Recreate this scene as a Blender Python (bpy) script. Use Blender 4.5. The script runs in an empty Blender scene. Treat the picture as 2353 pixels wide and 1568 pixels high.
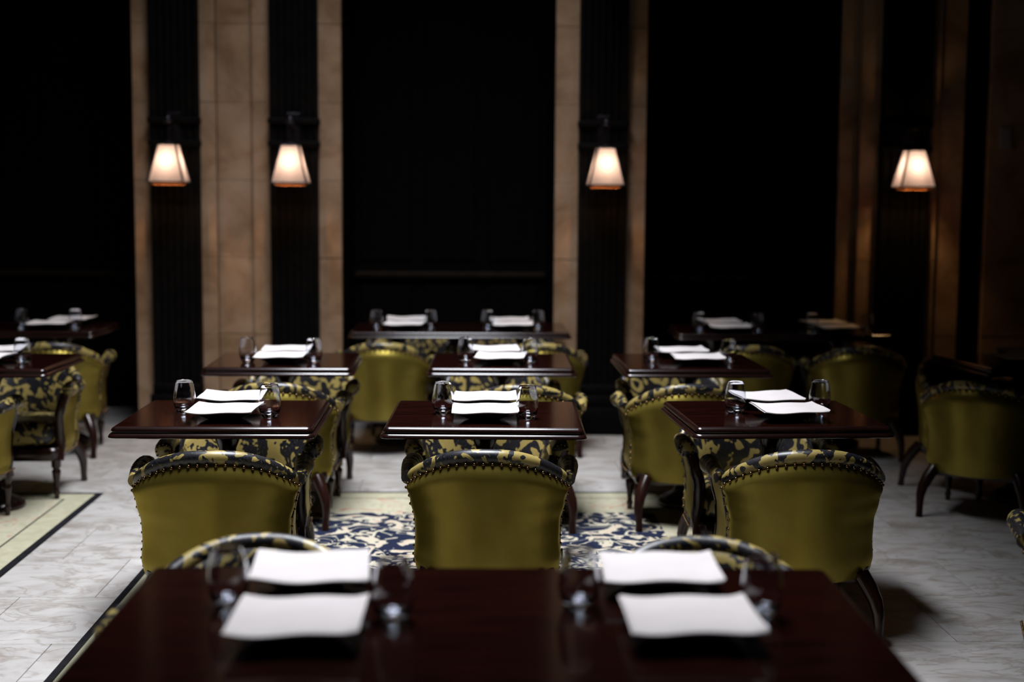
import bpy, bmesh, math, random
from mathutils import Vector, Matrix
random.seed(7)
R = math.radians
scene = bpy.context.scene
C = scene.collection

# ------------------------------------------------------------------ camera, world, light, exposure
cam_d = bpy.data.cameras.new('camera'); cam = bpy.data.objects.new('camera', cam_d); C.objects.link(cam)
cam_d.sensor_width = 36.0; cam_d.lens = 50.0
cam.matrix_world = Matrix.Translation((0, 0, 1.62)) @ Matrix.Rotation(R(-1.75), 4, 'Z') @ Matrix.Rotation(R(90 - 5.835), 4, 'X') @ Matrix.Rotation(R(0.4), 4, 'Z')
cam_d.dof.use_dof = True; cam_d.dof.focus_distance = 5.2; cam_d.dof.aperture_fstop = 1.4
cam_d.clip_start = 0.05; cam_d.clip_end = 100
scene.camera = cam

w = bpy.data.worlds.new('world'); scene.world = w; w.use_nodes = True
w.node_tree.nodes['Background'].inputs['Color'].default_value = (0.55, 0.65, 0.9, 1)
w.node_tree.nodes['Background'].inputs['Strength'].default_value = 0.0

SKY_X, SKY_Y, SKY_W, SKY_D, SKY_Z = -0.25, 5.75, 2.0, 4.0, 6.4
ld = bpy.data.lights.new('skylight_daylight', 'AREA'); ld.shape = 'RECTANGLE'; ld.size = SKY_W; ld.size_y = SKY_D
ld.energy = 345; ld.color = (0.90, 0.93, 1.0); ld.spread = R(95)
lo = bpy.data.objects.new('skylight_daylight', ld); C.objects.link(lo); lo.location = (SKY_X, SKY_Y, SKY_Z - 0.06)

vs = scene.view_settings
vs.view_transform = 'Standard'; vs.look = 'None'; vs.gamma = 1.0; vs.exposure = 0.0; vs.use_curve_mapping = False

# ------------------------------------------------------------------ materials
def newmat(name):
    m = bpy.data.materials.new(name); m.use_nodes = True
    nt = m.node_tree; b = nt.nodes['Principled BSDF']
    return m, nt, b
def N(nt, typ, **kw):
    n = nt.nodes.new(typ)
    for k, v in kw.items():
        if k.startswith('i_'): n.inputs[k[2:].replace('_', ' ')].default_value = v
        else: setattr(n, k, v)
    return n
def L(nt, a, b): nt.links.new(a, b)
def ramp(nt, stops, fac, interp='LINEAR'):
    r = nt.nodes.new('ShaderNodeValToRGB'); r.color_ramp.interpolation = interp
    e = r.color_ramp.elements
    while len(e) < len(stops): e.new(0.5)
    for el, (p, c) in zip(e, stops):
        el.position = p; el.color = (*c, 1)
    L(nt, fac, r.inputs['Fac']); return r
def mapped(nt, scale=(1, 1, 1), coord='Object', rot=(0, 0, 0)):
    t = nt.nodes.new('ShaderNodeTexCoord'); m = nt.nodes.new('ShaderNodeMapping')
    m.inputs['Scale'].default_value = scale; m.inputs['Rotation'].default_value = rot
    L(nt, t.outputs[coord], m.inputs['Vector']); return m.outputs['Vector']
def noise(nt, vec, scale, detail=3, rough=0.5, dist=0.0):
    n = nt.nodes.new('ShaderNodeTexNoise'); L(nt, vec, n.inputs['Vector'])
    n.inputs['Scale'].default_value = scale; n.inputs['Detail'].default_value = detail
    n.inputs['Roughness'].default_value = rough; n.inputs['Distortion'].default_value = dist
    return n.outputs['Fac']
def bump(nt, b, h, strength=0.2, dist=0.01):
    n = nt.nodes.new('ShaderNodeBump'); n.inputs['Strength'].default_value = strength; n.inputs['Distance'].default_value = dist
    L(nt, h, n.inputs['Height']); L(nt, n.outputs['Normal'], b.inputs['Normal'])
def mix(nt, a, b, fac):
    n = nt.nodes.new('ShaderNodeMix'); n.data_type = 'RGBA'
    for s, v in ((n.inputs[6], a), (n.inputs[7], b)):
        if isinstance(v, tuple): s.default_value = (*v, 1)
        else: L(nt, v, s)
    if isinstance(fac, float): n.inputs[0].default_value = fac
    else: L(nt, fac, n.inputs[0])
    return n.outputs[2]
def mth(nt, op, a, b=None):
    n = nt.nodes.new('ShaderNodeMath'); n.operation = op
    for i, v in enumerate((a, b)):
        if v is None: continue
        if isinstance(v, (int, float)): n.inputs[i].default_value = v
        else: L(nt, v, n.inputs[i])
    return n.outputs[0]
M = {}
def simple(name, col, rough=0.5, metal=0.0, spec=0.5, var=0.0):
    m, nt, b = newmat(name)
    b.inputs['Roughness'].default_value = rough; b.inputs['Metallic'].default_value = metal
    b.inputs['Specular IOR Level'].default_value = spec
    v = mapped(nt); f = noise(nt, v, 14, 4)
    r = ramp(nt, [(0.3, tuple(c * (1 - var) for c in col)), (0.7, tuple(min(1, c * (1 + var)) for c in col))], f)
    L(nt, r.outputs['Color'], b.inputs['Base Color'])
    M[name] = m; return m
simple('black_wood', (0.0022, 0.0018, 0.0016), 0.6, spec=0.06, var=0.4)
simple('shell', (0.006, 0.005, 0.005), 0.8, spec=0.1, var=0.3)
simple('bronze', (0.03, 0.025, 0.03), 0.3, 0.8, var=0.3)
simple('black_ceramic', (0.006, 0.006, 0.008), 0.18, var=0.2)
simple('nail', (0.20, 0.12, 0.06), 0.22, 1.0, var=0.2)
simple('linen', (0.62, 0.575, 0.56), 0.85, spec=0.1, var=0.03)
simple('rail_wood', (0.016, 0.010, 0.005), 0.6, spec=0.1, var=0.3)
simple('plaque', (0.25, 0.25, 0.27), 0.5, var=0.1)
simple('binding', (0.010, 0.010, 0.012), 0.95, spec=0.05, var=0.3)
simple('skyglass', (0.3, 0.33, 0.36), 0.4, var=0.1)

# mahogany
def wood(name, c0, c1, rough, sc):
    m, nt, b = newmat(name)
    v = mapped(nt, sc); f = noise(nt, v, 6, 6, 0.6, 0.6)
    r = ramp(nt, [(0.3, c0), (0.7, c1)], f); L(nt, r.outputs['Color'], b.inputs['Base Color'])
    b.inputs['Roughness'].default_value = rough
    M[name] = m
wood('mahogany', (0.0025, 0.0008, 0.0007), (0.015, 0.0030, 0.0017), 0.12, (0.7, 9, 9))
wood('mahogany_trim', (0.006, 0.002, 0.0018), (0.014, 0.0045, 0.0035), 0.2, (1, 6, 6))
wood('chair_wood', (0.008, 0.003, 0.0025), (0.022, 0.006, 0.004), 0.22, (8, 8, 1.5))

# gold satin
m, nt, b = newmat('gold_satin'); v = mapped(nt)
f = noise(nt, v, 6, 4)
r = ramp(nt, [(0.3, (0.19, 0.143, 0.025)), (0.7, (0.25, 0.197, 0.039))], f)
L(nt, r.outputs['Color'], b.inputs['Base Color']); b.inputs['Roughness'].default_value = 0.35; b.inputs['Metallic'].default_value = 0.68
b.inputs['Specular IOR Level'].default_value = 0.5
b.inputs['Specular Tint'].default_value = (1.0, 0.86, 0.35, 1)
bump(nt, b, noise(nt, mapped(nt, (1, 1, 0.3)), 9, 3), 0.25, 0.01)
M['gold_satin'] = m

# damask: navy scrolls on gold
m, nt, b = newmat('damask'); v = mapped(nt)
oi = nt.nodes.new('ShaderNodeObjectInfo'); vv = nt.nodes.new('ShaderNodeVectorMath'); vv.operation = 'ADD'
cx = nt.nodes.new('ShaderNodeCombineXYZ'); L(nt, mth(nt, 'MULTIPLY', oi.outputs['Random'], 9.0), cx.inputs[0]); L(nt, mth(nt, 'MULTIPLY', oi.outputs['Random'], 23.0), cx.inputs[2])
L(nt, v, vv.inputs[0]); L(nt, cx.outputs[0], vv.inputs[1]); v = vv.outputs[0]
n1 = noise(nt, v, 11, 1.2, 0.4, 2.2)
n2 = noise(nt, v, 26, 1, 0.4, 1.2)
mask = mth(nt, 'ADD', mth(nt, 'MULTIPLY', n1, 0.75), mth(nt, 'MULTIPLY', n2, 0.25))
mk = ramp(nt, [(0.0, (0, 0, 0)), (0.520, (0, 0, 0)), (0.530, (1, 1, 1))], mask)
lines = mth(nt, 'LESS_THAN', mth(nt, 'ABSOLUTE', mth(nt, 'SUBTRACT', mth(nt, 'FRACT', mth(nt, 'MULTIPLY', mask, 26.0)), 0.5)), 0.07)
navy = mix(nt, (0.003, 0.004, 0.011), (0.08, 0.065, 0.025), mth(nt, 'MULTIPLY', lines, 0.75))
gold = mix(nt, (0.25, 0.185, 0.050), (0.32, 0.245, 0.08), noise(nt, v, 30))
L(nt, mix(nt, navy, gold, mk.outputs['Color']), b.inputs['Base Color'])
b.inputs['Roughness'].default_value = 0.38
bump(nt, b, mask, 0.1, 0.01)
M['damask'] = m

# marble tile
m, nt, b = newmat('marble'); v = mapped(nt, (1, 1.6, 1), rot=(0, 0, 0.5))
oi = nt.nodes.new('ShaderNodeObjectInfo')
vv = nt.nodes.new('ShaderNodeVectorMath'); vv.operation = 'ADD'
cx = nt.nodes.new('ShaderNodeCombineXYZ'); L(nt, mth(nt, 'MULTIPLY', oi.outputs['Random'], 30.0), cx.inputs[0]); L(nt, mth(nt, 'MULTIPLY', oi.outputs['Random'], 17.0), cx.inputs[1])
L(nt, v, vv.inputs[0]); L(nt, cx.outputs[0], vv.inputs[1]); v = vv.outputs[0]
f1 = noise(nt, v, 3.5, 8, 0.6, 1.0)
base = ramp(nt, [(0.3, (0.26, 0.235, 0.21)), (0.5, (0.40, 0.38, 0.36)), (0.75, (0.47, 0.45, 0.43))], f1)
ve = mth(nt, 'ABSOLUTE', mth(nt, 'SUBTRACT', noise(nt, v, 2.2, 5, 0.6, 1.6), 0.5))
vr = ramp(nt, [(0.0, (1, 1, 1)), (0.035, (0, 0, 0))], ve)
L(nt, mix(nt, base.outputs['Color'], (0.17, 0.13, 0.095), mth(nt, 'MULTIPLY', vr.outputs['Color'], 0.45)), b.inputs['Base Color'])
b.inputs['Roughness'].default_value = 0.38
M['marble'] = m
simple('grout', (0.22, 0.20, 0.18), 0.9, spec=0.1, var=0.15)

# limestone
m, nt, b = newmat('limestone'); v = mapped(nt)
f1 = noise(nt, v, 3, 6, 0.62, 0.5)
r = ramp(nt, [(0.30, (0.17, 0.098, 0.052)), (0.5, (0.265, 0.168, 0.102)), (0.72, (0.35, 0.24, 0.16))], f1)
L(nt, r.outputs['Color'], b.inputs['Base Color']); b.inputs['Roughness'].default_value = 0.9
b.inputs['Specular IOR Level'].default_value = 0.15
bump(nt, b, noise(nt, v, 45, 5), 0.3, 0.01)
M['limestone'] = m

# rug
m, nt, b = newmat('rug_cream'); v = mapped(nt)
f1 = noise(nt, v, 7, 4, 0.6, 1.5)
r = ramp(nt, [(0.33, (0.30, 0.285, 0.19)), (0.52, (0.39, 0.37, 0.27)), (0.60, (0.37, 0.28, 0.20)), (0.68, (0.32, 0.17, 0.11))], f1)
L(nt, r.outputs['Color'], b.inputs['Base Color']); b.inputs['Roughness'].default_value = 0.95; b.inputs['Specular IOR Level'].default_value = 0.05
bump(nt, b, noise(nt, v, 300, 2), 0.4, 0.004); M['rug_cream'] = m
m, nt, b = newmat('rug_plain'); v = mapped(nt)
f1 = noise(nt, v, 12, 4, 0.6, 0.5)
r = ramp(nt, [(0.3, (0.31, 0.295, 0.20)), (0.7, (0.40, 0.38, 0.27))], f1)
L(nt, r.outputs['Color'], b.inputs['Base Color']); b.inputs['Roughness'].default_value = 0.95; b.inputs['Specular IOR Level'].default_value = 0.05
bump(nt, b, noise(nt, v, 300, 2), 0.4, 0.004); M['rug_plain'] = m
m, nt, b = newmat('rug_floral'); v = mapped(nt)
n1 = noise(nt, v, 7.5, 1.5, 0.45, 2.4)
mk = ramp(nt, [(0.0, (0, 0, 0)), (0.535, (0, 0, 0)), (0.548, (1, 1, 1))], n1)
cr = ramp(nt, [(0.52, (0.40, 0.38, 0.29)), (0.68, (0.42, 0.35, 0.27)), (0.76, (0.40, 0.25, 0.18))], n1)
st = mth(nt, 'LESS_THAN', mth(nt, 'ABSOLUTE', mth(nt, 'SUBTRACT', noise(nt, v, 4.0, 1, 0.4, 1.5), 0.5)), 0.012)
mk2 = mth(nt, 'MAXIMUM', mk.outputs['Color'], st)
L(nt, mix(nt, (0.012, 0.016, 0.035), cr.outputs['Color'], mk2), b.inputs['Base Color'])
b.inputs['Roughness'].default_value = 0.95; b.inputs['Specular IOR Level'].default_value = 0.05
bump(nt, b, noise(nt, v, 300, 2), 0.4, 0.004); M['rug_floral'] = m

# glass
m = bpy.data.materials.new('clear_glass'); m.use_nodes = True; nt = m.node_tree; nt.nodes.clear()
o = nt.nodes.new('ShaderNodeOutputMaterial'); g = nt.nodes.new('ShaderNodeBsdfGlass')
g.inputs['IOR'].default_value = 1.5; g.inputs['Roughness'].default_value = 0.0; g.inputs['Color'].default_value = (0.97, 0.98, 1, 1)
L(nt, g.outputs[0], o.inputs['Surface']); M['clear_glass'] = m
# lamp shade fabric: diffuse + translucent
m = bpy.data.materials.new('shade_fabric'); m.use_nodes = True; nt = m.node_tree; nt.nodes.clear()
o = nt.nodes.new('ShaderNodeOutputMaterial'); d = nt.nodes.new('ShaderNodeBsdfDiffuse'); t = nt.nodes.new('ShaderNodeBsdfTranslucent'); x = nt.nodes.new('ShaderNodeMixShader')
f = noise(nt, mapped(nt, (60, 60, 3)), 3, 3)
cr = ramp(nt, [(0.3, (0.098, 0.105, 0.165)), (0.7, (0.125, 0.130, 0.20))], f)
d.inputs['Color'].default_value = (0.5, 0.4, 0.34, 1); L(nt, cr.outputs['Color'], t.inputs['Color']); x.inputs[0].default_value = 0.7
L(nt, d.outputs[0], x.inputs[1]); L(nt, t.outputs[0], x.inputs[2]); L(nt, x.outputs[0], o.inputs['Surface']); M['shade_fabric'] = m
m, nt, b = newmat('bulb'); b.inputs['Base Color'].default_value = (1, 0.9, 0.8, 1)
b.inputs['Emission Color'].default_value = (1.0, 0.60, 0.27, 1); b.inputs['Emission Strength'].default_value = 330.0; M['bulb'] = m
simple('shade_lining', (0.55, 0.20, 0.07), 0.7, var=0.1)

# ------------------------------------------------------------------ mesh helpers
def obj(name, mesh, mat, parent=None, kind=None):
    if isinstance(mesh, bmesh.types.BMesh):
        me = bpy.data.meshes.new(name); mesh.to_mesh(me); mesh.free(); mesh = me
    ob = bpy.data.objects.new(name, mesh); C.objects.link(ob)
    if mat and not mesh.materials: mesh.materials.append(M[mat])
    if parent: ob.parent = parent
    if kind: ob['kind'] = kind
    return ob
def tag(o, label, cat, group=None):
    o['label'] = label; o['category'] = cat
    if group: o['group'] = group
    return o
def empty(name, loc=(0, 0, 0), rz=0.0):
    e = bpy.data.objects.new(name, None); e.empty_display_size = 0.1; C.objects.link(e)
    e.location = loc; e.rotation_euler = (0, 0, rz); return e
def copy_tree(o, parent=None):
    c = o.copy(); C.objects.link(c)
    c.parent = parent
    for ch in o.children: copy_tree(ch, c)
    return c
def smooth(bm, ang=40):
    for f in bm.faces: f.smooth = True
    for e in bm.edges:
        if len(e.link_faces) == 2 and e.calc_face_angle(0) > R(ang): e.smooth = False
    return bm
def box(bm, x0, x1, y0, y1, z0, z1, bev=0.0, seg=2):
    v = [bm.verts.new(p) for p in ((x0, y0, z0), (x1, y0, z0), (x1, y1, z0), (x0, y1, z0), (x0, y0, z1), (x1, y0, z1), (x1, y1, z1), (x0, y1, z1))]
    fs = [bm.faces.new([v[i] for i in q]) for q in ((3, 2, 1, 0), (4, 5, 6, 7), (0, 1, 5, 4), (1, 2, 6, 5), (2, 3, 7, 6), (3, 0, 4, 7))]
    if bev:
        es = list({e for f in fs for e in f.edges})
        bmesh.ops.bevel(bm, geom=es, offset=bev, segments=seg, affect='EDGES', profile=0.5)
    return bm
def boxm(*a, **k): return box(bmesh.new(), *a, **k)
def grid(rows, close_u=False, close_v=False):
    """rows: list of lists of points -> bmesh quads"""
    bm = bmesh.new(); V = [[bm.verts.new(p) for p in r] for r in rows]
    n, m = len(V), len(V[0])
    for i in range(n if close_u else n - 1):
        for j in range(m if close_v else m - 1):
            try: bm.faces.new((V[i][j], V[i][(j + 1) % m], V[(i + 1) % n][(j + 1) % m], V[(i + 1) % n][j]))
            except ValueError: pass
    return bm, V
def lathe(prof, n=24, cap0=True, cap1=True, sq=None):
    rows = []
    for r, z in prof:
        rows.append([(r * math.cos(2 * math.pi * k / n), r * math.sin(2 * math.pi * k / n), z) for k in range(n)])
    bm, V = grid(rows, close_v=True)
    if cap0: bm.faces.new(list(reversed(V[0])))
    if cap1: bm.faces.new(V[-1])
    bmesh.ops.recalc_face_normals(bm, faces=bm.faces)
    return smooth(bm)
def tube(pts, rad, n=10, cap=True, squash=1.0, up=(0, 0, 1), ang=50):
    """swept tube; rad float or list (or list of (ra, rb))"""
    P = [Vector(p) for p in pts]; rows = []
    for i, p in enumerate(P):
        t = (P[min(i + 1, len(P) - 1)] - P[max(i - 1, 0)]).normalized()
        u = Vector(up)
        a = t.cross(u)
        if a.length < 1e-3: a = t.cross(Vector((0, 1, 0)))
        a.normalize(); b_ = a.cross(t).normalized()
        r = rad[i] if isinstance(rad, (list, tuple)) else rad
        ra, rb = r if isinstance(r, (list, tuple)) else (r, r * squash)
        rows.append([p + a * (ra * math.cos(2 * math.pi * k / n)) + b_ * (rb * math.sin(2 * math.pi * k / n)) for k in range(n)])
    bm, V = grid(rows, close_v=True)
    if cap: bm.faces.new(list(reversed(V[0]))); bm.faces.new(V[-1])
    bmesh.ops.recalc_face_normals(bm, faces=bm.faces)
    return smooth(bm, ang)
def rrect(hx, hy, r, n=5):
    pts = []
    for cx, cy, a0 in ((hx - r, hy - r, 0), (-hx + r, hy - r, 90), (-hx + r, -hy + r, 180), (hx - r, -hy + r, 270)):
        for k in range(n + 1):
            a = R(a0 + 90 * k / n); pts.append((cx + r * math.cos(a), cy + r * math.sin(a)))
    return pts

# ------------------------------------------------------------------ the setting
XL, XR, YF, WALLY, CEIL = -5.2, 4.9, -1.6, 11.0, 6.4
TH = 0.012
floor = obj('floor', boxm(XL, XR, YF, WALLY, -0.1, -0.006), 'grout', kind='structure')
RUG_M = (-1.405, 1.46, 1.7, 7.66)      # x0, x1, y0, y1
RUG_L = (-4.75, -1.972, 2.6, 7.63)
tile_mesh = None
TX, TY = 0.60, 0.60
k = 0
yy = 2.64
row = 0
while yy < 10.8:
    xx = -4.8 + (0.30 if row % 2 else 0.0)
    while xx < 4.6:
        c = (xx + TX / 2, yy + TY / 2)
        hid = False
        for (a, b_, c_, d_) in (RUG_M, RUG_L):
            if a < xx and xx + TX < b_ and c_ < yy and yy + TY < d_: hid = True
        # only what the picture can see
        if not hid and abs(c[0] - 0.03 * c[1]) < 0.40 * c[1] + 0.6:
            if tile_mesh is None:
                tile_mesh = bpy.data.meshes.new('tile'); bm = boxm(-TX / 2 + 0.0015, TX / 2 - 0.0015, -TY / 2 + 0.0015, TY / 2 - 0.0015, -0.012, 0, bev=0.001, seg=1); bm.to_mesh(tile_mesh); bm.free(); tile_mesh.materials.append(M['marble'])
            t = obj('tile', tile_mesh, None, floor); t.location = (c[0], c[1], random.uniform(-0.0006, 0.0))
            t.rotation_euler = (0, 0, random.choice((0, math.pi)))
        xx += TX
    yy += TY; row += 1

obj('wall_left', boxm(XL - 0.15, XL, YF, WALLY, -0.1, CEIL), 'shell', kind='structure')
obj('wall_right', boxm(XR, XR + 0.15, YF, WALLY, -0.1, CEIL), 'shell', kind='structure')
obj('wall_front', boxm(XL, XR, YF - 0.15, YF, -0.1, CEIL), 'shell', kind='structure')
bm = bmesh.new()
sx0, sx1, sy0, sy1 = SKY_X - SKY_W / 2, SKY_X + SKY_W / 2, SKY_Y - SKY_D / 2, SKY_Y + SKY_D / 2
box(bm, XL, sx0, YF, WALLY, CEIL, CEIL + 0.15); box(bm, sx1, XR, YF, WALLY, CEIL, CEIL + 0.15)
box(bm, sx0, sx1, YF, sy0, CEIL, CEIL + 0.15); box(bm, sx0, sx1, sy1, WALLY, CEIL, CEIL + 0.15)
obj('ceiling', bm, 'shell', kind='structure')
# unseen slab added above the frame to shade the right and camera sides
bm = bmesh.new(); box(bm, 0.75, XR, YF, 10.8, 3.35, 3.6); box(bm, XL, 0.75, YF, 3.3, 3.35, 3.6)
obj('added_shade_slab', bm, 'shell', kind='structure')
bm = bmesh.new()
for (a, b_, c_, d_) in ((sx0, sx0 + .06, sy0, sy1), (sx1 - .06, sx1, sy0, sy1), (sx0 + .06, sx1 - .06, sy0, sy0 + .06), (sx0 + .06, sx1 - .06, sy1 - .06, sy1)):
    box(bm, a, b_, c_, d_, CEIL, CEIL + 0.1)
win = obj('window_1', bm, 'bronze', kind='structure')
for i in range(3):
    for j in range(4):
        px0 = sx0 + .06 + (SKY_W - .12) * i / 3; py0 = sy0 + .06 + (SKY_D - .12) * j / 4
        obj('pane', boxm(px0 + .02, px0 + (SKY_W - .12) / 3 - .02, py0 + .02, py0 + (SKY_D - .12) / 4 - .02, CEIL + .04, CEIL + .05), 'skyglass', win)

# back wall: dark panelled niches between stone strips and fluted black pilasters
Y0 = 9.68
bm = bmesh.new()
box(bm, XL, XR, 10.8, WALLY, -0.1, CEIL)
PIERS = [(XL, -3.75), (-2.25, -0.868), (0.585, 1.195), (2.53, 3.375), (3.54, XR)]
for a, b_ in PIERS: box(bm, a, b_, Y0 + 0.06, 10.8, -0.1, CEIL)
wb = obj('wall_back', bm, 'black_wood', kind='structure')
STRIPS = [  # x0, x1, front y
    (-4.75, -3.755, Y0), (-2.252, -2.13, Y0), (-1.806, -1.70, Y0), (-1.698, -1.459, Y0 + 0.035), (-1.457, -1.332, Y0), (-1.015, -0.862, Y0),
    (0.58, 0.738, Y0), (1.062, 1.195, Y0), (2.525, 2.652, Y0 + 0.045), (2.654, 2.79, Y0), (3.12, 3.195, Y0), (3.197, 3.377, Y0 + 0.035), (3.543, 4.6, Y0 + 0.02)]
JZ = [0.0, 0.15, 0.67, 1.19, 1.71, 2.23, 2.75, 3.27, 3.8, 4.4, 5.0, 5.7, CEIL]
for x0, x1, yf in STRIPS:
    for a, b_ in zip(JZ, JZ[1:]):
        dy = random.uniform(0, 0.004)
        obj('stone_block', boxm(x0 + .0005, x1 - .0005, yf + dy, Y0 + 0.08, a + .0008, b_ - .0008, bev=0.0025, seg=1), 'limestone', wb)
PIL = [-1.968, -1.1735, 0.900, 2.955]
for xc in PIL:
    hw = 0.160
    prof = []
    nfl = 6
    nseg = nfl * 6
    for k in range(nseg + 1):
        u = k / nseg; x = -hw + 0.022 + (2 * hw - 0.044) * u
        ph = (u * nfl) % 1.0
        prof.append((x, 0.010 * max(0, math.sin(math.pi * ph)) if 0 < ph < 1 else 0))
    pts = [(-hw, 0.1), (-hw, 0)] + [(x, d) for x, d in prof] + [(hw, 0), (hw, 0.1)]
    rows = [[(xc + x, Y0 - 0.06 + d, z) for x, d in pts] for z in (0.34, CEIL)]
    bm, V = grid(rows)
    bmesh.ops.recalc_face_normals(bm, faces=bm.faces)
    p = obj('pilaster', bm, 'black_wood', wb)
    b2 = bmesh.new()
    box(b2, xc - hw - .03, xc + hw + .03, Y0 - 0.14, Y0 + 0.03, 0, 0.19, .006); box(b2, xc - hw - .018, xc + hw + .018, Y0 - 0.11, Y0 + 0.03, 0.19, 0.27, .01); box(b2, xc - hw - .006, xc + hw + .006, Y0 - 0.08, Y0 + 0.03, 0.27, 0.34, .015)
    obj('plinth', smooth(b2), 'black_wood', p)
    for z in (1.955, 2.105):
        obj('collar', boxm(xc - hw - .012, xc + hw + .012, Y0 - 0.085, Y0 + 0.03, z - .02, z + .02, .008), 'black_wood', p)
# dado rail and panels inside the niches
for a, b_ in ((-3.75, -2.25), (-0.868, 0.585), (1.195, 2.53)):
    obj('dado_rail', boxm(a + .004, b_ - .004, 10.745, 10.80, 1.0, 1.045, .01), 'rail_wood', wb)
    n = 3; wv = (b_ - a) / n
    for k in range(n):
        obj('panel', boxm(a + wv * k + .05, a + wv * (k + 1) - .05, 10.785, 10.80, 0.15, 0.94, .008, 1), 'black_wood', wb)
        obj('panel', boxm(a + wv * k + .05, a + wv * (k + 1) - .05, 10.785, 10.80, 1.12, 3.2, .008, 1), 'black_wood', wb)

pl = obj('wall_plaque', boxm(3.615, 3.69, Y0 - 0.002, Y0 + 0.02, 1.965, 2.105, .004), 'plaque')
tag(pl, 'small grey plaque on the dim stone wall beyond the fluted pilasters', 'plaque')

# ------------------------------------------------------------------ rugs
def rug(name, x0, x1, y0, y1, bands, label):
    e = empty(name, ((x0 + x1) / 2, (y0 + y1) / 2, 0))
    hx, hy = (x1 - x0) / 2, (y1 - y0) / 2
    off = 0.0
    for i, (nm, wd, mt) in enumerate(bands):
        bm = bmesh.new(); z0, z1 = 0.0, 0.006
        if wd:
            a, b_ = hx - off, hy - off; c_, d_ = a - wd, b_ - wd
            box(bm, -a, a, -b_, -d_, z0, z1); box(bm, -a, a, d_, b_, z0, z1)
            box(bm, -a, -c_, -d_, d_, z0, z1); box(bm, c_, a, -d_, d_, z0, z1)
            off += wd
        else:
            box(bm, -hx + off, hx - off, -hy + off, hy - off, z0, z1)
        obj(nm, bm, mt, e)
    tag(e, label, 'rug'); return e
rug('floral_rug', *RUG_M, [('binding', 0.03, 'binding'), ('border', 0.13, 'rug_plain'), ('guard_stripe', 0.010, 'binding'), ('border', 0.34, 'rug_cream'), ('field', 0, 'rug_floral')],
    'large rug with navy and cream floral field under the three square tables')
rug('pale_rug', *RUG_L, [('binding', 0.035, 'binding'), ('border', 0.125, 'rug_plain'), ('guard_stripe', 0.010, 'binding'), ('field', 0, 'rug_cream')],
    'pale cream rug with black edge across the bare marble aisle')

# ------------------------------------------------------------------ chair
HW = [(0.225, 0.262), (0.25, 0.276), (0.29, 0.283), (0.36, 0.277), (0.43, 0.279), (0.50, 0.296), (0.56, 0.312), (0.60, 0.318), (0.75, 0.318)]
def hw_at(z):
    for (za, a), (zb_, b_) in zip(HW, HW[1:]):
        if z <= zb_:
            t = max(0, (z - za) / (zb_ - za)); t = t * t * (3 - 2 * t); return a + (b_ - a) * t
    return HW[-1][1]
PHI = 1.2
ZB, ZT = 0.225, 0.72
def back_pt(s, t, off=0.0, inset=0.0):
    """point of the outer back; off > 0 pushes outwards"""
    ph = s * PHI; xr = math.sin(ph) / math.sin(PHI)
    top = ZT - 0.022 - 0.125 * abs(xr) ** 2.6
    z = ZB + (top - ZB) * t
    hw = hw_at(z) - 0.014
    x = hw * xr
    y = -0.275 + 0.20 * (1 - math.cos(ph)) / (1 - math.cos(PHI)) - 0.03 * (z - 0.3) / 0.4
    nx, ny = math.sin(ph), -math.cos(ph)
    return Vector((x + nx * off, y + ny * off, z))
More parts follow.
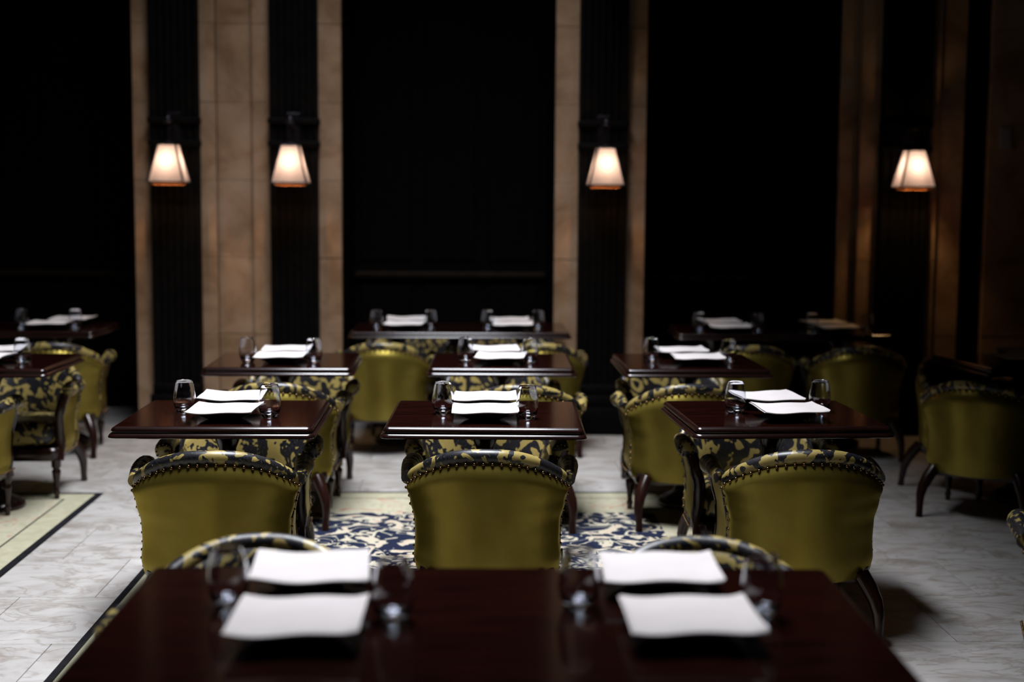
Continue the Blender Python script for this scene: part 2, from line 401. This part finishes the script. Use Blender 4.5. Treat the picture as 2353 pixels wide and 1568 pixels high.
def chair_proto():
    e = empty('armchair')
    ns, ntt = 56, 30
    rows = []
    nails = []
    # nail positions along the outline (inside the rim)
    def outline(u):   # u 0..1 from lower left over the crest to lower right
        if u < 0.26: return (-0.945, 0.02 + 0.90 * (u / 0.26) ** 1.0)
        if u > 0.74: return (0.945, 0.02 + 0.90 * ((1 - u) / 0.26))
        k = (u - 0.26) / 0.48; return (-0.945 + 1.89 * k, 0.92 + 0.018 * math.sin(math.pi * k))
    path = [back_pt(*outline(i / 400), off=0.004) for i in range(401)]
    acc = 0; last = path[0]; nails.append(path[0])
    for p in path[1:]:
        acc += (p - last).length; last = p
        if acc > 0.031: nails.append(p.copy()); acc = 0
    for i in range(ntt + 1):
        t = i / ntt
        r = []
        for j in range(ns + 1):
            s = -0.97 + 1.94 * j / ns
            edge = min(1.0, (1 - abs(s)) / 0.22, (1 - t) / 0.15 + 0.0)
            edge = max(0.0, edge)
            p = back_pt(s, 0.01 + 0.945 * t, 0.030 * math.sin(edge * math.pi / 2))
            r.append(p)
        rows.append(r)
    # puckers under each nail
    for r in rows:
        for q, p in enumerate(r):
            dm = min((p - n_).length for n_ in nails)
            if dm < 0.016:
                d = Vector((math.sin(0), 1, 0)); r[q] = p + Vector((0, 0.004 * (1 - dm / 0.016), 0))
    bm, V = grid(rows); bmesh.ops.recalc_face_normals(bm, faces=bm.faces)
    ob = obj('outer_back', smooth(bm, 80), 'gold_satin', e)
    # inner back (patterned, padded)
    rows = []
    for i in range(17):
        t = i / 16; r = []
        for j in range(33):
            s = -1 + 2 * j / 32
            tt = 0.28 + 0.72 * t
            pad = 0.05 + 0.030 * math.sin(math.pi * min(1, t * 1.05)) * (1 - s * s * 0.5)
            if t > 0.93: pad *= (1 - t) / 0.07 * 0.6 + 0.4
            r.append(back_pt(s, tt, -pad * (1 - 0.55 * abs(s) ** 6)))
        rows.append(r)
    bm, V = grid(rows); bmesh.ops.recalc_face_normals(bm, faces=bm.faces)
    obj('inner_back', smooth(bm, 80), 'damask', e)
    # rim roll
    pts = []
    for i in range(10): pts.append(back_pt(-1, 0.0 + 0.9 * i / 9.0, -0.012))
    for i in range(41):
        s = -0.97 + 1.94 * i / 40; pts.append(back_pt(s, 0.99, -0.012))
    for i in range(10): pts.append(back_pt(1, 0.9 - 0.9 * i / 9.0, -0.012))
    for _ in range(3): pts = [pts[0]] + [(pts[i - 1] + pts[i] * 2 + pts[i + 1]) / 4 for i in range(1, len(pts) - 1)] + [pts[-1]]
    rr = []
    for i, p in enumerate(pts):
        k = min(i, len(pts) - 1 - i)
        a = 0.018 if k < 8 else 0.018 + 0.008 * min(1, (k - 8) / 5)
        rr.append((a * 1.0, a))
    rows = []
    n = 14
    for i, p in enumerate(pts):
        t = (pts[min(i + 1, len(pts) - 1)] - pts[max(i - 1, 0)]).normalized()
        rad = Vector((p.x, p.y + 0.02, 0)).normalized()
        a = (rad - t * rad.dot(t)).normalized(); b_ = t.cross(a).normalized()
        ra, rb = rr[i]
        rows.append([p + a * (ra * math.cos(2 * math.pi * k / n)) + b_ * (rb * math.sin(2 * math.pi * k / n)) for k in range(n)])
    bm, V = grid(rows, close_v=True); bm.faces.new(V[0]); bm.faces.new(V[-1])
    bmesh.ops.recalc_face_normals(bm, faces=bm.faces)
    obj('rim', smooth(bm, 70), 'damask', e)
    # nails: one joined part
    bm = bmesh.new()
    for p in nails:
        bmesh.ops.create_icosphere(bm, subdivisions=1, radius=0.0072, matrix=Matrix.Translation(p + Vector((p.x * 0.03, -0.008, 0))))
    for sgn in (-1, 1):
        for k in range(11):
            bmesh.ops.create_icosphere(bm, subdivisions=1, radius=0.0055, matrix=Matrix.Translation((sgn * (0.279), -0.04 + 0.02 * k, 0.247)))
        for k in range(12):
            a = 2 * math.pi * k / 12
            bmesh.ops.create_icosphere(bm, subdivisions=1, radius=0.0045, matrix=Matrix.Translation((sgn * 0.298 + 0.029 * math.cos(a), 0.197, 0.578 + 0.031 * math.sin(a))))
    nl = obj('nail_trim', smooth(bm, 80), 'nail', e); nl['kind'] = 'stuff'
    # arms
    for sgn in (-1, 1):
        pts = []; rd = []
        for i in range(29):
            u = i / 28
            x = sgn * (0.296 + 0.006 * math.sin(math.pi * u)); y = -0.085 + 0.28 * u; z = 0.572 + 0.012 * math.sin(math.pi * u) + 0.006 * u
            base = 0.026 + 0.014 * u ** 1.2
            rib = 0.0022 * math.sin(u * 46) * min(1, max(0, (u - 0.15) * 2))
            if u > 0.93: base *= 1 - 0.35 * ((u - 0.93) / 0.07) ** 2
            pts.append((x, y, z)); rd.append(base + rib)
        obj('arm_roll', tube(pts, rd, 14), 'damask', e)
        # upholstered arm wall: outside gold, inside patterned
        for nm, mt, xo in (('outer_arm', 'gold_satin', 0), ('inner_arm', 'damask', 1)):
            rows = []
            for i in range(11):
                z = 0.235 + 0.325 * i / 10; r = []
                hw = hw_at(z) - 0.016
                for j in range(9):
                    y = -0.10 + 0.275 * j / 8
                    bul = 0.010 * math.sin(math.pi * i / 10) * math.sin(math.pi * j / 8)
                    xx = hw + bul if not xo else hw - 0.045 - 1.2 * bul
                    r.append((sgn * xx, y, z))
                rows.append(r)
            bm, V = grid(rows)
            bmesh.ops.recalc_face_normals(bm, faces=bm.faces)
            if nm == 'outer_arm': pass
            obj(nm, smooth(bm, 80), mt, e)
        # carved wooden post in front of the arm wall, running on into the front leg
        pp = []; pr = []
        for i in range(15):
            u = i / 14; z = 0.555 - 0.35 * u
            x = sgn * (hw_at(max(z, 0.25)) - 0.036); y = 0.178 + 0.018 * math.sin(u * 2 * math.pi) + 0.012 * u
            pp.append((x, y, z)); pr.append((0.026, 0.016 + 0.006 * abs(math.cos(u * math.pi))))
        obj('arm_post', tube(pp, pr, 10, up=(0, 1, 0)), 'chair_wood', e)
    # seat
    rows = []
    nr = 12
    for i in range(nr + 1):
        u = i / nr; a = -math.pi / 2 + math.pi * u
        k = abs(math.cos(a)) ** 0.45 if abs(math.cos(a)) > 1e-6 else 0.0
        zz = 0.345 + 0.075 * (1 if a > 0 else -1) * abs(math.sin(a)) ** 0.6
        hx, hy = 0.222, 0.205
        rr_ = rrect(hx, hy, 0.07, 6)
        rows.append([(x * (0.02 + 0.98 * k), 0.02 + y * (0.02 + 0.98 * k), zz) for x, y in rr_])
    bm, V = grid(rows, close_v=True); bmesh.ops.recalc_face_normals(bm, faces=bm.faces)
    obj('seat_cushion', smooth(bm, 80), 'damask', e)
    bm = bmesh.new()
    rows = [[(x, 0.01 + y, z) for x, y in rrect(hx, hy, 0.06, 6)] for hx, hy, z in ((0.245, 0.215, 0.205), (0.25, 0.22, 0.215), (0.25, 0.22, 0.262), (0.243, 0.213, 0.272))]
    bm, V = grid(rows, close_v=True); bm.faces.new(V[0]); bm.faces.new(V[-1]); bmesh.ops.recalc_face_normals(bm, faces=bm.faces)
    obj('seat_rail', smooth(bm), 'chair_wood', e)
    bm = bmesh.new()
    # legs
    for sgn in (-1, 1):
        prof = [(0.011, 0), (0.014, 0.008), (0.013, 0.02), (0.018, 0.035), (0.012, 0.05), (0.016, 0.09), (0.022, 0.13), (0.024, 0.148), (0.016, 0.16), (0.025, 0.172), (0.026, 0.21)]
        ob = obj('leg', lathe(prof, 14), 'chair_wood', e); ob.location = (sgn * 0.225, 0.195, 0)
        pp = [(sgn * 0.205, -0.215, 0.245), (sgn * 0.228, -0.245, 0.20), (sgn * 0.246, -0.268, 0.155), (sgn * 0.254, -0.282, 0.11), (sgn * 0.254, -0.290, 0.07), (sgn * 0.252, -0.297, 0.035), (sgn * 0.252, -0.303, 0.0)]
        lg = tube(pp, [0.030, 0.030, 0.027, 0.023, 0.019, 0.017, 0.019], 10, up=(0, 1, 0))
        for v_ in lg.verts: v_.co.z = max(0.0, v_.co.z)
        obj('leg', lg, 'chair_wood', e)
    # underside of the back, closing the gap to the rail
    rows = []
    for j in range(33):
        s = -1 + 2 * j / 32
        rows.append([back_pt(s, 0.005, 0.0), Vector((back_pt(s, 0.005, -0.07)))])
    bm, V = grid(rows); obj('bottom_cloth', bm, 'binding', e)
    return e
chair0 = chair_proto(); chair_used = False
def chair(x, y, rot, label, group=None, z=0.0):
    """x, y is the crest (outermost middle of the back); rot in degrees, 0 faces the wall"""
    global chair_used
    o = chair0 if not chair_used else copy_tree(chair0); chair_used = True
    a = R(rot)
    o.location = (x - math.sin(a) * 0.30, y + math.cos(a) * 0.30, z); o.rotation_euler = (0, 0, a)
    if 'group' in o: del o['group']
    return tag(o, label, 'chair', group)

# ------------------------------------------------------------------ tables
def table_top_mesh(W, D):
    prof = [(-0.0175, 0.7600)]
    for k in range(7):
        a = R(74 - 56 * k / 6); prof.append((-0.0215 + 0.020 * math.cos(a), 0.7400 + 0.020 * math.sin(a)))
    prof += [(-0.0022, 0.7440), (-0.0050, 0.7425), (-0.0095, 0.7415), (-0.0100, 0.7385), (-0.0085, 0.7370)]
    for k in range(7):
        a = R(74 - 56 * k / 6); prof.append((-0.0115 + 0.021 * math.cos(a), 0.7165 + 0.021 * math.sin(a)))
    prof += [(0.0085, 0.7200), (0.004, 0.7175), (-0.02, 0.717)]
    rows = [[(x, y, z) for x, y in rrect(W / 2 + o_, D / 2 + o_, 0.026 + o_, 4)] for o_, z in prof]
    bm, V = grid(rows, close_v=True)
    bm.faces.new(V[-1]); bmesh.ops.recalc_face_normals(bm, faces=bm.faces)
    top = bmesh.new()
    rows2 = [[(x, y, z) for x, y in rrect(W / 2 - 0.0177, D / 2 - 0.0177, 0.008, 4)] for z in (0.735, 0.7600)]
    top, V2 = grid(rows2, close_v=True); top.faces.new(V2[1]); bmesh.ops.recalc_face_normals(top, faces=top.faces)
    return smooth(bm, 50), top
def table(x, y, W, D, rot, label, group=None, z=0.0, name='square_table'):
    e = empty(name, (x, y, z), R(rot))
    mold, top = table_top_mesh(W, D)
    obj('edge_molding', mold, 'mahogany_trim', e); obj('tabletop', top, 'mahogany', e)
    xs = (0,) if W < 1 else (-W * 0.30, W * 0.30)
    for px in xs:
        c = obj('column', lathe([(0.05, 0.10), (0.036, 0.13), (0.030, 0.2), (0.042, 0.34), (0.046, 0.42), (0.030, 0.52), (0.034, 0.62), (0.05, 0.66), (0.09, 0.70), (0.09, 0.7168)], 20), 'mahogany_trim', e); c.location = (px, 0, 0)
        bm = lathe([(0.145, 0.0), (0.15, 0.012), (0.145, 0.028), (0.12, 0.045), (0.07, 0.07), (0.055, 0.10)], 28)
        c2 = obj('base', bm, 'mahogany_trim', e); c2.location = (px, 0, 0)
    return tag(e, label, 'table', group)

# napkins: a cloth folded once, fold towards the front edge
def napkin_mesh(seed, W=0.25, D=0.255):
    rn = random.Random(seed)
    ph = rn.uniform(0, 6); am = rn.uniform(0.7, 1.2); sk = rn.uniform(-0.02, 0.02)
    rows = []
    prof = []
    for k in range(9): prof.append((D / 2 - D * k / 8, 0.0))
    for k in range(1, 4):
        a = math.pi * k / 4; prof.append((-D / 2 - 0.0028 * math.sin(a), 0.0028 * (1 - math.cos(a))))
    for k in range(9): prof.append((-D / 2 + (D - 0.006) * k / 8, 0.0056))
    for i in range(19):
        u = -1 + 2 * i / 18
        r = []
        for j, (y, z) in enumerate(prof):
            x = u * W / 2 + sk * (y / D) + (0.004 if j > 11 else 0)
            sag = 0.0045 * am * (u * u) + 0.0020 * math.sin(u * 4 + ph) + 0.0018 * math.sin(y * 20 + ph * 2 + u * 1.5)
            if u > 0.8 and j > 11: z2 = z + 0.004 * (u - 0.8) / 0.2
            else: z2 = z
            r.append((x, y + 0.004 * math.sin(u * 4 + ph), 0.0135 + z2 + sag - 0.004))
        rows.append(r)
    bm, V = grid(rows); bmesh.ops.recalc_face_normals(bm, faces=bm.faces)
    bmesh.ops.solidify(bm, geom=bm.faces[:], thickness=0.0012)
    me = bpy.data.meshes.new('napkin'); smooth(bm, 70).to_mesh(me); bm.free(); me.materials.append(M['linen']); return me
NAP = [napkin_mesh(s) for s in (1, 2, 3, 4)]
bm = lathe([(0.055, 0.0), (0.06, 0.003), (0.075, 0.008), (0.10, 0.020), (0.118, 0.033), (0.1195, 0.0345), (0.117, 0.034), (0.098, 0.023), (0.072, 0.012), (0.05, 0.008)], 40)
PLATE = bpy.data.meshes.new('plate'); bm.to_mesh(PLATE); bm.free(); PLATE.materials.append(M['black_ceramic'])
outer = [(0.0008, 0.0035), (0.008, 0.0032), (0.015, 0.0020), (0.019, 0.0006), (0.022, 0.0), (0.0255, 0.0008), (0.029, 0.0035), (0.0325, 0.0085), (0.036, 0.016), (0.0405, 0.030), (0.0435, 0.048), (0.0425, 0.068), (0.039, 0.092), (0.0345, 0.116), (0.0325, 0.127), (0.0318, 0.1276)]
inner = [(0.0312, 0.127), (0.0332, 0.116), (0.0376, 0.092), (0.0410, 0.068), (0.0419, 0.048), (0.0388, 0.034), (0.034, 0.0255), (0.027, 0.0200), (0.018, 0.0172), (0.009, 0.0160), (0.0008, 0.0157)]
bm = lathe(outer + inner, 32); bmesh.ops.remove_doubles(bm, verts=bm.verts, dist=1e-6); bmesh.ops.recalc_face_normals(bm, faces=bm.faces)
for f in bm.faces: f.smooth = True
GLASS = bpy.data.meshes.new('glass'); bm.to_mesh(GLASS); bm.free(); GLASS.materials.append(M['clear_glass'])
cnt = [0]
def setting(x, y, rot, where, z=0.76, group='napkins on dark plates'):
    p = obj('dinner_plate', PLATE, None); p.location = (x, y, z); tag(p, 'black plate under napkin ' + where, 'plate', 'black plates')
    n = obj('folded_napkin', NAP[cnt[0] % 4], None); cnt[0] += 1
    n.location = (x, y, z + 0.029); n.rotation_euler = (0, 0, R(rot)); tag(n, 'white folded napkin ' + where, 'napkin', 'folded white napkins')
def glass(x, y, where, z=0.76):
    g = obj('stemless_glass', GLASS, None); g.location = (x, y, z); g.rotation_euler = (0, 0, random.uniform(0, 6)); tag(g, 'clear stemless glass ' + where, 'glass', 'stemless glasses on the tables')

RZ = 0.0062
# --- square tables of the third and second rows (rows counted from the lamp wall)
SQ = 'square tables on the floral rug'
for key, (x, y, W, D, rot, col) in {
    'FL': (-0.945, 5.545, 0.745, 0.71, 0.0, 'aisle-side'), 'FM': (0.065, 5.540, 0.75, 0.71, -1.6, 'middle'), 'FR': (1.205, 5.575, 0.755, 0.71, 2.5, 'outer'),
    'SL': (-0.95, 7.35, 0.74, 0.69, 0.4, 'aisle-side'), 'SM': (0.17, 7.355, 0.735, 0.68, -0.8, 'middle'), 'SR': (1.145, 7.35, 0.73, 0.72, 0.2, 'outer')}.items():
    row = 'third' if key[0] == 'F' else 'second'
    nm = {'aisle-side': 'next to the marble aisle', 'middle': 'between its two neighbours', 'outer': 'farthest from the marble aisle'}[col]
    table(x, y, W, D, rot, 'square mahogany table in %s row from lamp wall, %s' % (row, nm), SQ, RZ)
ZT0 = 0.76 + RZ
def W_(side, col, row): return 'on %s side of %s table, %s row from lamp wall' % (side, col, row)
def short(side, col, row): return 'at %s side, %s table, %s row' % (side, col, row)
S3 = [('aisle-side', 'third', [(-0.928, 5.39, 1), (-0.955, 5.72, -2)], [(-1.11, 5.545), (-0.762, 5.43)]),
      ('middle', 'third', [(0.062, 5.40, -1.5), (0.066, 5.74, -1.5)], [(-0.10, 5.525), (0.226, 5.41)]),
      ('outer', 'third', [(1.240, 5.43, 5), (1.215, 5.755, 2)], [(1.058, 5.56), (1.405, 5.60)]),
      ('aisle-side', 'second', [(-0.955, 7.215, 0), (-0.965, 7.53, 2)], [(-1.125, 7.235), (-0.786, 7.20)]),
      ('middle', 'second', [(0.162, 7.215, -3), (0.135, 7.54, -1)], [(-0.016, 7.27), (0.312, 7.225)]),
      ('outer', 'second', [(1.170, 7.21, -3), (1.137, 7.545, 0)], [(0.944, 7.295), (1.338, 7.25)])]
for col, row, naps, gls in S3:
    for (x, y, r), side in zip(naps, ('room', 'wall')): setting(x, y, r, short(side, col, row), ZT0)
    for (x, y), side in zip(gls, ('left-hand', 'right-hand')):
        g_side = {'left-hand': 'nearer the aisle', 'right-hand': 'farther from the aisle'}[side]
        glass(x, y, '%s on %s table, %s row from lamp wall' % (g_side, col, row), ZT0)

# --- chairs of those tables: one with its back to the room, one facing it
CH = {('aisle-side', 'third'): [(-0.905, 4.935, 3), (-0.955, 6.20, 183)], ('middle', 'third'): [(0.062, 4.965, -3), (0.07, 6.19, 181)], ('outer', 'third'): [(1.235, 4.97, 0), (1.215, 6.25, 178)],
      ('aisle-side', 'second'): [(-0.94, 6.76, 0), (-0.93, 8.03, 181)], ('middle', 'second'): [(0.25, 6.71, -2), (0.16, 8.03, 180)], ('outer', 'second'): [(1.08, 6.75, 2), (1.15, 8.05, 178)]}
for (col, row), lst in CH.items():
    chair(*lst[0], 'gold-backed armchair turned to the lamp wall at %s table, %s row' % (col, row), 'gold and navy armchairs', RZ)
    chair(*lst[1], 'armchair facing away from the lamp wall at %s table, %s row' % (col, row), 'gold and navy armchairs', RZ)

# --- long table of the row farthest from the lamp wall
LT = 'long tables set for four'
table(0.045, 2.785, 1.56, 0.87, -0.9, 'long dark mahogany table farthest from the lamp wall', LT, RZ, 'long_table')
FAR = 'long table farthest from lamp wall'
setting(-0.330, 2.70, 2, 'at aisle end, room side, of ' + FAR, ZT0); setting(-0.345, 3.06, 0, 'at aisle end, wall side, of ' + FAR, ZT0)
setting(0.432, 2.70, -1, 'at outer end, room side, of ' + FAR, ZT0); setting(0.420, 3.06, -3, 'at outer end, wall side, of ' + FAR, ZT0)
for x, y, s in ((-0.497, 2.90, 'first'), (-0.15, 2.80, 'second'), (0.23, 2.885, 'third'), (0.60, 2.82, 'fourth')):
    glass(x, y, '%s from aisle end of the %s' % (s, FAR), ZT0)
chair(-0.545, 3.73, 181, 'armchair showing its patterned front at aisle end of ' + FAR, 'gold and navy armchairs', RZ)
chair(0.61, 3.70, 179, 'armchair showing its patterned front at outer end of ' + FAR, 'gold and navy armchairs', RZ)
chair(1.93, 3.95, -18, 'dark armchair standing alone on marble beside the ' + FAR, 'gold and navy armchairs')

# --- long tables along the lamp wall
table(-0.055, 9.29, 1.40, 0.69, 0.0, 'long mahogany table before the niche between the second and third lamps', LT, 0, 'long_table')
table(2.02, 9.23, 1.36, 0.69, -3.0, 'long dim mahogany table before the niche beside the last lamp', LT, 0, 'long_table')
table(-3.02, 9.23, 1.36, 0.69, 0.0, 'long dim mahogany table by the wall beyond the pale rug', LT, 0, 'long_table')
for x0, y0, nm in ((-0.055, 9.29, 'niche table between lamps'), (2.02, 9.20, 'niche table beside the last lamp'), (-3.02, 9.23, 'wall table beyond the pale rug')):
    for dx, end in ((-0.355, 'aisle end'), (0.335, 'outer end')):
        if x0 < -2:
            end = 'far end' if dx < 0 else 'aisle end'; dx = -0.35 if dx < 0 else 0.37
        setting(x0 + dx, y0 - 0.17 - (0.03 if x0 > 1 and dx > 0 else 0), random.uniform(-3, 1), 'at %s, room side, %s' % (end, nm))
        setting(x0 + dx - 0.01 * (x0 > -1) + 0.05 * (x0 < -2), y0 + 0.16 - (0.03 if x0 > 1 and dx > 0 else 0), random.uniform(-3, 3), 'at %s, wall side, %s' % (end, nm))
for x, y, s in ((-0.590, 9.09, 'first'), (-0.245, 9.10, 'second'), (0.12, 9.11, 'third'), (0.445, 9.12, 'fourth')): glass(x, y, '%s from the aisle end, niche table between lamps' % s, 0.76)
for x, y, s in ((1.47, 9.02, 'first'), (1.835, 8.97, 'second'), (2.19, 8.99, 'third'), (2.53, 8.92, 'fourth')): glass(x, y, '%s from the aisle end, niche table beside last lamp' % s, 0.76)
for x, y, s in ((-2.485, 9.03, 'nearest the fluted pilaster'), (-2.825, 9.05, 'beside the napkins')): glass(x, y, '%s on the wall table beyond the pale rug' % s, 0.76)
G = 'gold and navy armchairs'
chair(-0.535, 8.70, 0, 'brightly lit gold-backed armchair at aisle end of niche table between lamps', G)
chair(0.44, 8.70, 2, 'gold-backed armchair at outer end of niche table between lamps', G)
chair(-0.42, 10.02, 180, 'dim patterned armchair in niche, aisle end, behind table between lamps', G)
chair(0.30, 10.02, 180, 'dim patterned armchair in niche, outer end, behind table between lamps', G)
chair(1.74, 8.62, 0, 'gold-backed armchair at aisle end of niche table beside last lamp', G)
chair(2.42, 8.60, -3, 'gold-backed armchair at outer end of niche table beside last lamp', G)
chair(-2.545, 8.64, 6, 'gold-backed armchair at the wall table beyond the pale rug', G)

# --- pale rug table and the table on the other side
table(-2.43, 7.27, 0.75, 0.70, 0.0, 'square dark mahogany table standing on the pale rug', None, RZ)
setting(-2.415, 7.12, 2, 'at room side of the table on the pale rug', ZT0); setting(-2.44, 7.46, 1, 'at wall side of the table on the pale rug', ZT0)
glass(-2.235, 7.15, 'on the table standing on the pale rug', ZT0)
chair(-2.56, 6.60, -3, 'gold-backed armchair turned to the lamp wall, on the pale rug', G, RZ)
chair(-2.42, 7.97, 182, 'armchair facing away from the lamp wall behind the pale-rug table', G, RZ)
table(2.98, 7.50, 0.75, 0.70, 8, 'square dim table on bare marble beyond the floral rug', None, 0)
setting(2.88, 7.33, 6, 'at room side of the table on bare marble', 0.76); setting(3.0, 7.62, 8, 'at wall side of the table on bare marble', 0.76)
glass(3.13, 7.40, 'on the square table on bare marble', 0.76)
chair(2.52, 6.95, -32, 'dim armchair with curved rear leg turned aslant on bare marble', G)
chair(2.66, 8.02, 215, 'dim armchair behind the square table on bare marble', G)

# ------------------------------------------------------------------ wall lamps
def lamp(xc, label):
    e = empty('wall_lamp', (xc, Y0 - 0.06, 1.80))
    obj('backplate', boxm(-0.045, 0.045, -0.014, 0.012, 0.16, 0.36, .006), 'bronze', e)
    obj('arm', tube([(0, -0.01, 0.25), (0, -0.06, 0.27), (0, -0.11, 0.30), (0, -0.15, 0.305), (0, -0.175, 0.285), (0, -0.18, 0.25), (0, -0.18, 0.16), (0, -0.18, 0.06)], 0.009, 8, up=(1, 0, 0)), 'bronze', e)
    f = obj('finial', lathe([(0.004, 0.0), (0.02, 0.006), (0.034, 0.018), (0.030, 0.032), (0.014, 0.042), (0.010, 0.055), (0.003, 0.062)], 18), 'bronze', e); f.location = (0, -0.18, 0.265)
    cp = obj('shade_cap', lathe([(0.052, 0.0), (0.052, 0.004), (0.030, 0.012), (0.012, 0.022), (0.012, 0.10)], 18), 'bronze', e); cp.location = (0, -0.18, 0.138)
    sh = empty('shade', (0, -0.18, 0)); sh.parent = e
    B, T, z0, z1 = 0.116, 0.058, -0.105, 0.138
    for q in range(4):
        rows = []
        n = 60
        for i in range(7):
            v = i / 6; h = B + (T - B) * v; z = z0 + (z1 - z0) * v
            r = []
            for k in range(n + 1):
                u = -1 + 2 * k / n
                pl_ = (0.0022 * (1 - 0.4 * v)) * math.cos(k * math.pi / 2) 
                r.append((u * (h - 0.006), -h + pl_, z))
            rows.append(r)
        bm, V = grid(rows)
        bmesh.ops.rotate(bm, verts=bm.verts, cent=(0, 0, 0), matrix=Matrix.Rotation(math.pi / 2 * q, 3, 'Z'))
        obj('pleated_panel', smooth(bm, 100), 'shade_fabric', sh)
    bm = bmesh.new()
    for sx, sy in ((1, 1), (1, -1), (-1, 1), (-1, -1)):
        t = tube([(sx * B, sy * B, z0), (sx * T, sy * T, z1)], 0.008, 6)
        me = bpy.data.meshes.new('tmp'); t.to_mesh(me); t.free(); bm.from_mesh(me); bpy.data.meshes.remove(me)
    for h, z in ((B, z0), (T, z1)):
        for a, b_ in (((-h, -h), (h, -h)), ((h, -h), (h, h)), ((h, h), (-h, h)), ((-h, h), (-h, -h))):
            t = tube([(*a, z), (*b_, z)], 0.0045, 6)
            me = bpy.data.meshes.new('tmp'); t.to_mesh(me); t.free(); bm.from_mesh(me); bpy.data.meshes.remove(me)
    obj('shade_frame', bm, 'bronze', sh)
    # orange lining band hanging just below the rear of the frame
    bm = bmesh.new()
    rows = [[(x, y, z) for x, y in rrect(h, h, 0.01, 3)] for h, z in ((0.100, z0 + 0.01), (0.092, z0 - 0.018))]
    bm, V = grid(rows, close_v=True); obj('lining', bm, 'shade_lining', sh)
    bm = bmesh.new(); bmesh.ops.create_uvsphere(bm, u_segments=12, v_segments=8, radius=0.028)
    b2 = obj('bulb', smooth(bm, 90), 'bulb', e); b2.location = (0, -0.18, 0.02)
    return tag(e, label, 'lamp', 'wall lamps with pleated shades')
lamp(PIL[0], 'lit pleated wall lamp on the fluted pilaster nearest the pale rug')
lamp(PIL[1], 'lit pleated wall lamp second along the wall, beside the wide stone pier')
lamp(PIL[2], 'lit pleated wall lamp on the lone pilaster between two dark niches')
lamp(PIL[3], 'lit pleated wall lamp beside the grey wall plaque, on dim stone')
